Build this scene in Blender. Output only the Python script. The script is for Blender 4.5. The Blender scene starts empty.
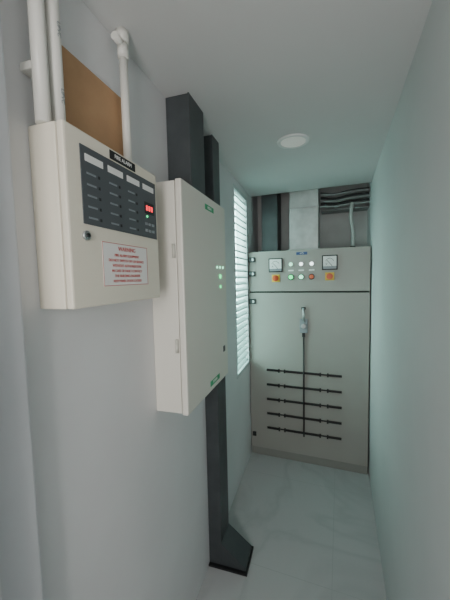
import bpy, bmesh, math
from mathutils import Matrix, Vector
R=math.radians
col=bpy.context.scene.collection

# ---------------- materials ----------------
def mat(name,c,rough=0.5,metal=0.0,noise=0.0,nscale=8,bump=0.0,bscale=60,emit=None,es=0,spec=0.5):
    m=bpy.data.materials.new(name); m.use_nodes=True
    nt=m.node_tree; b=nt.nodes['Principled BSDF']
    b.inputs['Roughness'].default_value=rough; b.inputs['Metallic'].default_value=metal
    b.inputs['Base Color'].default_value=(*c,1); b.inputs['Specular IOR Level'].default_value=spec
    tc=nt.nodes.new('ShaderNodeTexCoord')
    if noise>0:
        n=nt.nodes.new('ShaderNodeTexNoise'); n.inputs['Scale'].default_value=nscale; n.inputs['Detail'].default_value=5
        r=nt.nodes.new('ShaderNodeValToRGB')
        r.color_ramp.elements[0].position=.3; r.color_ramp.elements[1].position=.7
        r.color_ramp.elements[0].color=(*[x*(1-noise) for x in c],1)
        r.color_ramp.elements[1].color=(*[min(1,x*(1+noise)) for x in c],1)
        nt.links.new(tc.outputs['Object'],n.inputs['Vector']); nt.links.new(n.outputs['Fac'],r.inputs['Fac'])
        nt.links.new(r.outputs['Color'],b.inputs['Base Color'])
    if bump>0:
        n=nt.nodes.new('ShaderNodeTexNoise'); n.inputs['Scale'].default_value=bscale; n.inputs['Detail'].default_value=4
        bp=nt.nodes.new('ShaderNodeBump'); bp.inputs['Strength'].default_value=bump; bp.inputs['Distance'].default_value=.004
        nt.links.new(tc.outputs['Object'],n.inputs['Vector']); nt.links.new(n.outputs['Fac'],bp.inputs['Height'])
        nt.links.new(bp.outputs['Normal'],b.inputs['Normal'])
    if emit:
        b.inputs['Emission Color'].default_value=(*emit,1); b.inputs['Emission Strength'].default_value=es
    return m
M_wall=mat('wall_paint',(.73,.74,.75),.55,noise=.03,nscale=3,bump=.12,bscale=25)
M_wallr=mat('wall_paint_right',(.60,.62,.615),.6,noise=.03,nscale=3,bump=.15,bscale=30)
M_ceil=mat('ceiling_paint',(.66,.67,.665),.7,noise=.02,nscale=2,bump=.05)
M_back=mat('back_wall_grey',(.50,.52,.51),.8,noise=.1,nscale=5)
M_jamb=mat('jamb_paint',(.60,.62,.645),.5,noise=.03)
M_cream=mat('cream_powder_coat',(.82,.78,.66),.42,bump=.08,bscale=220)
M_cream2=mat('cream_board_coat',(.78,.765,.69),.42,bump=.08,bscale=220)
M_cream_edge=mat('cream_edge',(.62,.62,.55),.5,noise=.02)
M_dark=mat('charcoal_trunking_steel',(.068,.078,.083),.42,metal=.2,noise=.15,nscale=12)
M_galv=mat('galvanised_steel',(.50,.53,.52),.45,metal=.4,noise=.15,nscale=12)
M_pvc=mat('white_pvc',(.75,.75,.70),.35,noise=.02)
M_card=mat('brown_board',(.48,.29,.155),.8,noise=.08,nscale=10,bump=.1)
M_cab=mat('grey_cabinet_coat',(.345,.34,.31),.42,noise=.03,nscale=4,bump=.06,bscale=200)
M_cab2=mat('grey_cabinet_frame',(.27,.28,.255),.45,noise=.03)
M_black=mat('black_plastic',(.012,.013,.014),.4,noise=.1)
M_gap=mat('dark_gap',(.03,.032,.03),.8,noise=.1)
M_slate=mat('slate_overlay',(.085,.095,.105),.4,noise=.05)
M_white=mat('white_label',(.85,.86,.84),.5,noise=.02)
M_btn=mat('grey_button',(.25,.28,.30),.4,noise=.05)
M_red=mat('red_print',(.55,.06,.05),.5,noise=.05)
M_redled=mat('red_led',(.6,.02,.02),.3,noise=.02,emit=(1,.03,.05),es=2.5)
M_green=mat('green_label',(.03,.38,.16),.45,noise=.05)
M_gled=mat('green_led',(.02,.5,.2),.3,noise=.02,emit=(.02,1,.28),es=2.2)
M_wled=mat('white_pilot',(.8,.8,.8),.3,noise=.02,emit=(.85,1,1),es=3)
M_tled=mat('pale_green_pilot',(.6,.85,.7),.3,noise=.02,emit=(.30,1,.6),es=2)
M_yel=mat('yellow_plate',(.75,.50,.05),.45,noise=.04)
M_orange=mat('red_orange_knob',(.70,.12,.04),.4,noise=.04)
M_chrome=mat('steel_hardware',(.45,.47,.47),.3,metal=.8,noise=.1)
M_blue=mat('blue_plate',(.05,.10,.25),.4,noise=.05)
M_slat=mat('window_slat',(.46,.58,.56),.5,noise=.02)
M_frame=mat('window_frame_paint',(.6,.66,.66),.4,noise=.02)
M_lens=mat('downlight_lens',(.88,.89,.85),.4,noise=.01,emit=(1,.98,.9),es=.12)
M_rim=mat('downlight_rim',(.76,.79,.78),.35,noise=.01)
M_cable=mat('cable_sheath',(.04,.045,.045),.5,noise=.1)
M_cableg=mat('grey_flex',(.22,.24,.235),.5,noise=.1)
M_flex=mat('pale_flex',(.42,.45,.43),.5,noise=.1)
M_pane=mat('daylit_frosted_glass',(.7,.9,.9),.4,noise=.02,emit=(.64,.96,.90),es=8.5)

def marble():
    m=bpy.data.materials.new('marble_tile'); m.use_nodes=True; nt=m.node_tree; b=nt.nodes['Principled BSDF']
    b.inputs['Roughness'].default_value=.34
    tc=nt.nodes.new('ShaderNodeTexCoord')
    w=nt.nodes.new('ShaderNodeTexNoise'); w.inputs['Scale'].default_value=1.3; w.inputs['Detail'].default_value=7; w.inputs['Distortion'].default_value=.9
    s=nt.nodes.new('ShaderNodeMath'); s.operation='SUBTRACT'; s.inputs[1].default_value=.5
    a=nt.nodes.new('ShaderNodeMath'); a.operation='ABSOLUTE'
    r=nt.nodes.new('ShaderNodeValToRGB')
    r.color_ramp.elements[0].position=0; r.color_ramp.elements[0].color=(.45,.465,.47,1)
    r.color_ramp.elements[1].position=.06; r.color_ramp.elements[1].color=(.51,.52,.525,1)
    nt.links.new(tc.outputs['Object'],w.inputs['Vector']); nt.links.new(w.outputs['Fac'],s.inputs[0]); nt.links.new(s.outputs[0],a.inputs[0]); nt.links.new(a.outputs[0],r.inputs['Fac'])
    br=nt.nodes.new('ShaderNodeTexBrick'); br.offset=0; br.inputs['Scale'].default_value=1
    br.inputs['Brick Width'].default_value=.8; br.inputs['Row Height'].default_value=.8; br.inputs['Mortar Size'].default_value=.0015
    br.inputs['Mortar'].default_value=(.40,.42,.42,1)
    mp=nt.nodes.new('ShaderNodeMapping'); mp.inputs['Location'].default_value=(.03,.05,0)
    nt.links.new(tc.outputs['Object'],mp.inputs['Vector']); nt.links.new(mp.outputs[0],br.inputs['Vector'])
    nt.links.new(r.outputs['Color'],br.inputs['Color1']); nt.links.new(r.outputs['Color'],br.inputs['Color2'])
    nt.links.new(br.outputs['Color'],b.inputs['Base Color'])
    return m
M_floor=marble()

# ---------------- helpers ----------------
WM=Matrix.Translation((-.60,0,0))@Matrix.Rotation(R(3.72),4,'Z')   # left wall frame: x=out, y=along, z=up
def root(name,M=Matrix.Identity(4)):
    e=bpy.data.objects.new(name,None); e.empty_display_size=.05; col.objects.link(e); e.matrix_world=M; return e
def link(o,parent,M):
    col.objects.link(o)
    if parent is not None: o.parent=parent
    elif M is not None: o.matrix_world=M
def box(name,p,m,x0,x1,y0,y1,z0,z1,bev=0,M=None,seg=2):
    bm=bmesh.new(); bmesh.ops.create_cube(bm,size=1)
    for v in bm.verts:
        v.co=Vector(((x0+x1)/2+v.co.x*(x1-x0),(y0+y1)/2+v.co.y*(y1-y0),(z0+z1)/2+v.co.z*(z1-z0)))
    if bev>0: bmesh.ops.bevel(bm,geom=bm.edges[:],offset=bev,segments=seg,affect='EDGES',profile=.6)
    me=bpy.data.meshes.new(name); bm.to_mesh(me); bm.free(); me.materials.append(m)
    o=bpy.data.objects.new(name,me); link(o,p,M); return o
def cyl(name,p,m,c,r,h,axis='Z',r2=None,n=32,bev=0):
    bm=bmesh.new(); bmesh.ops.create_cone(bm,cap_ends=True,segments=n,radius1=r,radius2=r if r2 is None else r2,depth=h)
    if bev>0:
        es=[e for e in bm.edges if abs(e.verts[0].co.z-e.verts[1].co.z)<1e-6]
        bmesh.ops.bevel(bm,geom=es,offset=bev,segments=2,affect='EDGES')
    rot={'Z':Matrix.Identity(4),'X':Matrix.Rotation(R(90),4,'Y'),'Y':Matrix.Rotation(R(90),4,'X')}[axis]
    bm.transform(Matrix.Translation(c)@rot)
    me=bpy.data.meshes.new(name); bm.to_mesh(me); bm.free(); me.materials.append(m)
    for f in me.polygons: f.use_smooth=len(f.vertices)==4
    o=bpy.data.objects.new(name,me); link(o,p,None); return o
def tube(name,p,m,pts,r):
    cu=bpy.data.curves.new(name,'CURVE'); cu.dimensions='3D'; cu.bevel_depth=r; cu.bevel_resolution=5; cu.use_fill_caps=True
    sp=cu.splines.new('BEZIER'); sp.bezier_points.add(len(pts)-1)
    for bp,q in zip(sp.bezier_points,pts):
        bp.co=q; bp.handle_left_type=bp.handle_right_type='AUTO'
    cu.materials.append(m); o=bpy.data.objects.new(name,cu); link(o,p,None); return o
def prism(name,p,m,poly,y0,y1):
    bm=bmesh.new()
    a=[bm.verts.new((x,y0,z)) for x,z in poly]; b=[bm.verts.new((x,y1,z)) for x,z in poly]
    bm.faces.new(a); bm.faces.new(b[::-1])
    for i in range(len(a)):
        j=(i+1)%len(a); bm.faces.new((a[j],a[i],b[i],b[j]))
    bmesh.ops.recalc_face_normals(bm,faces=bm.faces)
    me=bpy.data.meshes.new(name); bm.to_mesh(me); bm.free(); me.materials.append(m)
    o=bpy.data.objects.new(name,me); link(o,p,None); return o
def text(name,p,m,s,loc,size,rot,al='CENTER'):
    cu=bpy.data.curves.new(name,'FONT'); cu.body=s; cu.size=size; cu.align_x=al; cu.align_y='CENTER'; cu.extrude=.0003
    cu.materials.append(m); o=bpy.data.objects.new(name,cu); link(o,p,None); o.location=loc; o.rotation_euler=rot; return o
WT=(R(90),0,R(90)); CT=(R(90),0,0)

# ---------------- room ----------------
CE=2.39
box('floor',None,M_floor,-1.1,.40,-1.3,3.25,-.1,0)
box('ceiling',None,M_ceil,-1.1,.40,-1.3,2.75,CE,CE+.36)
box('ceiling_cavity_slab',None,M_back,-1.1,.40,2.75,3.25,2.75,2.85)
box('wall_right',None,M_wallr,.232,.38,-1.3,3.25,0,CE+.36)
box('wall_back',None,M_back,-1.1,.40,3.10,3.25,0,2.75)
W0,W1,WZ0,WZ1=2.15,2.58,.86,2.34
lw=root('wall_left',WM)
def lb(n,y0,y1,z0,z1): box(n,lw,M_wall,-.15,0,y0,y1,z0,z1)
lb('section_near',-1.3,W0,0,2.75)
lb('below_window',W0,W1,0,WZ0); lb('above_window',W0,W1,WZ1,2.75); lb('section_far',W1,3.12,0,2.75)
wf=root('wall_front')
box('lintel',wf,M_wall,-.60,.232,-1.1,-1.0,2.15,CE)
box('pier',wf,M_wall,-.58,-.50,-1.1,-1.0,0,2.15)
dj=root('door_jamb',WM)
box('jamb_return',dj,M_jamb,0,.045,-.9,.405,0,CE,.006)
box('jamb_casing',dj,M_jamb,.045,.085,-.9,.30,0,CE,.012)

# window
wn=root('window_1',WM)
box('pane',wn,M_pane,-.10,-.094,W0+.02,W1-.02,WZ0+.02,WZ1-.02)
for n,a in dict(sill=(W0,W1,WZ0,WZ0+.03),head=(W0,W1,WZ1-.03,WZ1),side_a=(W0,W0+.02,WZ0+.03,WZ1-.03),side_b=(W1-.02,W1,WZ0+.03,WZ1-.03)).items():
    box(n,wn,M_frame,-.10,.004,*a,.003)
bl=root('louvre_blind',WM)
n=27; z0=WZ0+.06; z1=WZ1-.06
for i in range(n):
    z=z0+(z1-z0)*i/(n-1)
    o=box('slat_%02d'%i,bl,M_slat,-.022,.022,W0+.022,W1-.022,-.0045,.0045,.001)
    o.location=(-.022,0,z); o.rotation_euler=(0,R(25),0)

# ---------------- fire alarm panel ----------------
bd=root('backing_board',WM)
box('board_sheet',bd,M_card,0,.012,.545,.81,1.99,2.215,.002)
fp=root('fire_alarm_control_panel',WM)
box('enclosure',fp,M_cream,.0,.074,.48,.855,1.588,1.985,.004)
box('door_gap',fp,M_gap,.074,.0765,.486,.849,1.594,1.979)
box('door',fp,M_cream,.0765,.095,.48,.855,1.588,1.985,.005)
box('display_overlay',fp,M_slate,.095,.0975,.522,.842,1.778,1.953,.001)
box('name_plate',fp,M_black,.095,.097,.625,.735,1.957,1.979,.001)
text('name_text',fp,M_white,'FIRE ALARM',(.0973,.68,1.968),.014,WT)
for i in range(4):
    y=.535+i*.078
    box('zone_tag_%d'%i,fp,M_white,.0975,.0983,y,y+.06,1.920,1.936)
for r_ in range(5):
    for c_ in range(3):
        box('zone_window_%d_%d'%(r_,c_),fp,M_btn,.0975,.0985,.538+c_*.078,.568+c_*.078,1.792+r_*.025,1.796+r_*.025)
        box('zone_led_%d_%d'%(r_,c_),fp,M_black,.0975,.0985,.576+c_*.078,.582+c_*.078,1.790+r_*.025,1.797+r_*.025)
box('display_window',fp,M_black,.0975,.0982,.775,.828,1.850,1.885)
for r_ in range(3):
    box('red_digit_%d'%r_,fp,M_redled,.0975,.0987,.783+r_*.014,.791+r_*.014,1.860,1.875)
cyl('power_led',fp,M_gled,(.098,.787,1.842),.003,.003,'X')
for c_ in range(3):
    for r_ in range(2): box('menu_key_%d_%d'%(c_,r_),fp,M_btn,.0975,.0995,.775+c_*.019,.787+c_*.019,1.795+r_*.02,1.803+r_*.02,.0005)
box('warning_sign',fp,M_white,.095,.0957,.58,.78,1.635,1.745)
for nme,a in dict(t=(.58,.78,1.7435,1.745),b=(.58,.78,1.635,1.6365),l=(.58,.5815,1.635,1.745),r=(.7785,.78,1.635,1.745)).items():
    box('sign_border_'+nme,fp,M_red,.0957,.0960,*a)
text('sign_title',fp,M_red,'WARNING',(.0962,.68,1.731),.016,WT)
for i,s in enumerate(['FIRE ALARM EQUIPMENT','DO NOT SWITCH OFF OR SILENCE','WITHOUT AUTHORISATION','IN CASE OF FAULT CONTACT','THE BUILDING ENGINEER','KEEP PANEL DOOR LOCKED']):
    text('sign_line_%d'%i,fp,M_red,s,(.0962,.68,1.714-i*.0135),.0100,WT)
cyl('key_lock_rim',fp,M_chrome,(.097,.528,1.752),.011,.008,'X',bev=.001)
cyl('key_lock_slot',fp,M_black,(.102,.528,1.752),.005,.004,'X')

# conduits
cd=root('white_conduit_pair',WM)
for i,y in enumerate((.485,.525)):
    cyl('pipe_%d'%i,cd,M_pvc,(.040,y,(1.985+CE)/2),.0155,CE-1.985,'Z')
    for z in (2.10,2.28): box('clip_%d_%d'%(i,int(z*100)),cd,M_pvc,.0,.03,y-.014,y+.014,z-.008,z+.008,.002)
for z in (2.06,2.2,2.33): text('pipe_print_%d'%int(z*100),cd,M_btn,'UPVC',(.0562,.5255,z),.013,(0,R(90),0))
cs=root('white_conduit',WM)
cyl('pipe',cs,M_pvc,(.040,.785,2.17),.0125,.37,'Z')
cyl('coupling_base',cs,M_pvc,(.040,.785,1.997),.019,.024,'Z',bev=.002)
cyl('coupling_top',cs,M_pvc,(.040,.785,2.33),.016,.04,'Z',bev=.002)
cyl('ceiling_elbow',cs,M_pvc,(.040,.785,2.372),.019,.036,'Z',bev=.003)
cyl('side_branch',cs,M_pvc,(.040,.765,2.35),.011,.04,'Y')

# ---------------- distribution board ----------------
db=root('distribution_board',WM)
a0,a1,b0,b1=.955,1.48,1.135,2.005
box('enclosure',db,M_cream2,0,.108,a0+.004,a1-.004,b0+.004,b1-.004,.004)
box('lid_gap',db,M_gap,.108,.111,a0+.01,a1-.01,b0+.01,b1-.01)
box('lid',db,M_cream2,.111,.136,a0,a1,b0,b1,.006)
box('green_label_top',db,M_green,.136,.137,1.19,1.30,1.945,1.968)
text('label_text_top',db,M_white,'MDB-1',(.1373,1.245,1.956),.018,WT)
box('green_label_bottom',db,M_green,.136,.137,1.20,1.33,1.158,1.182)
text('label_text_bottom',db,M_white,'POWER',(.1373,1.265,1.170),.018,WT)
for i in range(3): cyl('pale_indicator_%d'%i,db,M_tled,(.138,1.33+i*.045,1.70),.006,.004,'X')
for i in range(2): cyl('green_indicator_%d'%i,db,M_gled,(.138,1.375,1.655-i*.05),.010-.003*i,.004,'X')
box('small_badge',db,M_black,.136,.137,1.40,1.43,1.27,1.30)
for z in (1.40,1.75): cyl('hinge_%d'%int(z*100),db,M_cream_edge,(.10,a0-.003,z),.006,.05,'Z')

# trunking
t1=root('cable_trunking',WM)
box('duct',t1,M_dark,0,.10,1.125,1.275,2.006,CE,.003)
box('lid',t1,M_dark,.10,.106,1.120,1.280,2.006,CE,.002)
box('flange',t1,M_galv,0,.112,1.115,1.285,2.006,2.013,.002)
t2=root('cable_trunking',WM)
box('duct_upper',t2,M_dark,0,.07,1.49,1.59,1.13,CE-.0,.003)
box('lid_upper',t2,M_dark,.07,.075,1.485,1.595,1.13,CE-.0,.002)
box('duct_lower',t2,M_dark,0,.075,1.47,1.62,.0,1.13,.003)
box('joint_band',t2,M_dark,0,.08,1.465,1.625,1.09,1.13,.002)
prism('sloped_foot',t2,M_dark,[(.075,0),(.215,0),(.215,.03),(.075,.14)],1.47,1.62)
box('floor_flange',t2,M_black,0,.225,1.452,1.638,0,.012,.002)

# ---------------- switchboard cabinet ----------------
cb=root('electrical_switchboard_cabinet')
cx0,cx1,cy0,cy1,ct=-.765,.222,2.60,3.08,1.868
box('carcass',cb,M_cab2,cx0,cx1,cy0+.022,cy1,.0,ct,.003)
box('plinth',cb,M_cab2,cx0+.004,cx1-.004,cy0+.01,cy0+.03,.0,.07,.002)
box('top_gap',cb,M_gap,cx0+.006,cx1-.006,cy0+.016,cy0+.024,.07,ct-.006)
box('instrument_door',cb,M_cab,cx0,cx1,cy0,cy0+.018,1.519,ct,.004)
box('main_door',cb,M_cab,cx0,cx1,cy0,cy0+.018,.075,1.506,.004)
F=cy0
def meter(i,x,z):
    box('meter_bezel_%d'%i,cb,M_black,x-.06,x+.06,F-.014,F,z-.06,z+.06,.004)
    box('meter_face_%d'%i,cb,M_white,x-.051,x+.051,F-.016,F-.013,z-.051,z+.051,.001)
    box('meter_foot_%d'%i,cb,M_btn,x-.051,x+.051,F-.0175,F-.0155,z-.051,z-.030)
    o=box('meter_needle_%d'%i,cb,M_black,-.0015,.0015,-.0005,.0005,0,.06); o.location=(x+.02,F-.0172,z-.03); o.rotation_euler=(0,R(-40),0)
    cu=[(x+.055*math.cos(R(t))*.75,F-.0168,z-.028+.062*math.sin(R(t))) for t in range(40,141,20)]
    tube('meter_scale_%d'%i,cb,M_black,cu,.0014)
    text('meter_unit_%d'%i,cb,M_black,'AV'[i],(x-.025,F-.0165,z-.012),.022,CT)
    box('switch_plate_%d'%i,cb,M_yel,x-.035,x+.035,F-.006,F,z-.145,z-.08,.002)
    cyl('switch_knob_%d'%i,cb,M_orange,(x,F-.015,z-.112),.025,.022,'Y',bev=.002)
    box('switch_grip_%d'%i,cb,M_orange,x-.006,x+.006,F-.04,F-.02,z-.134,z-.09,.002)
meter(0,-.520,1.745); meter(1,-.078,1.752)
for i,x in enumerate((-.390,-.305,-.220)):
    cyl('lamp_bezel_%d'%i,cb,M_chrome,(x,F-.004,1.748),.020,.010,'Y')
    cyl('pilot_lamp_%d'%i,cb,(M_tled,M_wled,M_wled)[i],(x,F-.012,1.748),.014,.012,'Y',bev=.003)
    cyl('button_bezel_%d'%i,cb,M_black,(x,F-.004,1.640),.024,.010,'Y')
    cyl('push_button_%d'%i,cb,(M_gled,M_tled,M_orange)[i],(x,F-.012,1.640),.018,.014,'Y',bev=.003)
    box('button_tag_%d'%i,cb,M_white,x-.022,x+.022,F-.001,F,1.690,1.702)
box('title_plate',cb,M_blue,-.345,-.255,F-.002,F,1.825,1.848)
text('title_text',cb,M_white,'ATS',(-.30,F-.0025,1.8365),.018,CT)
for i,z in enumerate((1.80,1.675,1.43)):
    box('latch_body_%d'%i,cb,M_black,-.762,-.700,F-.018,F,z-.022,z+.022,.004)
    cyl('latch_cam_%d'%i,cb,M_chrome,(-.722,F-.022,z),.012,.012,'Y')
    box('latch_lever_%d'%i,cb,M_black,-.752,-.728,F-.034,F-.016,z-.012,z+.012,.003)
box('handle_top_clip',cb,M_black,-.302,-.268,F-.018,F,1.365,1.385,.003)
cyl('handle_stem',cb,M_chrome,(-.285,F-.015,1.32),.009,.12,'Z')
box('handle_plate',cb,M_btn,-.318,-.252,F-.014,F,1.165,1.285,.004)
cyl('handle_boss',cb,M_chrome,(-.285,F-.022,1.225),.020,.02,'Y',bev=.002)
box('handle_tail',cb,M_black,-.297,-.273,F-.02,F,1.13,1.165,.002)
cyl('lock_rod',cb,M_black,(-.285,F-.010,.70),.0065,.90,'Z')
for i in range(5):
    z=.815-i*.134
    for j,(xa,xb) in enumerate(((-.61,-.50),(-.45,-.15),(-.09,.02))):
        box('bar_%d_%d'%(i,j),cb,M_black,xa,xb,F-.012,F,z-.009,z+.009,.002)
    box('bar_line_%d'%i,cb,M_black,-.61,.02,F-.006,F,z-.005,z+.005)
    for j,x in enumerate((-.50,-.45,-.15,-.09)):
        box('bar_bracket_%d_%d'%(i,j),cb,M_black,x-.007,x+.007,F-.016,F,z-.015,z+.015,.002)
box('bottom_latch',cb,M_black,-.748,-.715,F-.012,F,.18,.22,.003)

# ducts and cables above cabinet
g1=root('galvanised_cable_duct')
box('duct',g1,M_galv,-.43,-.18,2.80,2.98,ct+.001,2.75,.003)
box('flange',g1,M_galv,-.445,-.165,2.785,2.99,ct+.001,ct+.02,.002)
box('seam',g1,M_chrome,-.435,-.175,2.795,2.985,2.25,2.262,.001)
g2=root('dark_cable_duct')
box('duct',g2,M_dark,-.69,-.54,2.80,2.98,ct+.001,2.75,.003)
box('flange',g2,M_dark,-.705,-.525,2.785,2.99,ct+.001,ct+.02,.002)
cbn=root('cable_bundle')
for i in range(8):
    z=2.245+i*.017; y=2.84+(i%3)*.03
    tube('cable_%d'%i,cbn,M_cable if i%3 else M_cableg,[(-.165,y,z+.012),(-.05,y-.01,z-.008*(i%2)),(.08,y,z+.010),(.228,y,z+.012)],.0095)
box('cable_tray',cbn,M_cableg,-.165,.228,2.90,3.05,2.225,2.235,.001)
fc=root('flexible_conduit')
tube('hose',fc,M_flex,[(.10,2.80,ct),(.105,2.80,2.0),(.085,2.81,2.15),(.095,2.84,2.26)],.015)
cyl('gland',fc,M_black,(.10,2.80,ct+.012),.022,.022,'Z')

# downlight
dl=root('ceiling_downlight')
def ring(name,p,m,c,ro,ri,h):
    bm=bmesh.new(); N=48; prof=[(ro,0),(ro-.004,-h),(ri+.004,-h),(ri,-h*.4),(ri,0)]
    L=[[bm.verts.new((c[0]+r*math.cos(2*math.pi*k/N),c[1]+r*math.sin(2*math.pi*k/N),c[2]+z)) for r,z in prof] for k in range(N)]
    for k in range(N):
        for j in range(len(prof)-1): bm.faces.new((L[k][j],L[k][j+1],L[(k+1)%N][j+1],L[(k+1)%N][j]))
    bmesh.ops.recalc_face_normals(bm,faces=bm.faces)
    me=bpy.data.meshes.new(name); bm.to_mesh(me); bm.free(); me.materials.append(m)
    o=bpy.data.objects.new(name,me); link(o,p,None)
ring('rim',dl,M_rim,(-.245,1.74,CE),.088,.066,.008)
cyl('lens',dl,M_lens,(-.245,1.74,CE-.003),.067,.006,'Z')

# ---------------- lights ----------------
def area(name,loc,rot,sx,sy,e,c):
    l=bpy.data.lights.new(name,'AREA'); l.shape='RECTANGLE'; l.size=sx; l.size_y=sy; l.energy=e; l.color=c
    o=bpy.data.objects.new(name,l); col.objects.link(o); o.location=loc; o.rotation_euler=rot; return o
area('doorway_light',(-.02,-.95,1.55),(R(90),0,R(10)),.4,1.1,19,(1,.95,.92))
w=bpy.data.worlds.new('World'); bpy.context.scene.world=w; w.use_nodes=True
w.node_tree.nodes['Background'].inputs[0].default_value=(.6,.62,.65,1); w.node_tree.nodes['Background'].inputs[1].default_value=.2

# ---------------- camera ----------------
cam=bpy.data.cameras.new('camera'); co=bpy.data.objects.new('camera',cam); col.objects.link(co)
cam.sensor_fit='VERTICAL'; cam.sensor_height=24; cam.lens=12.0; cam.clip_start=.01
co.matrix_world=Matrix.Translation((0,0,1.65))@Matrix.Rotation(R(21),4,'Z')@Matrix.Rotation(R(90-4.3),4,'X')@Matrix.Rotation(R(-1.3),4,'Z')
bpy.context.scene.camera=co
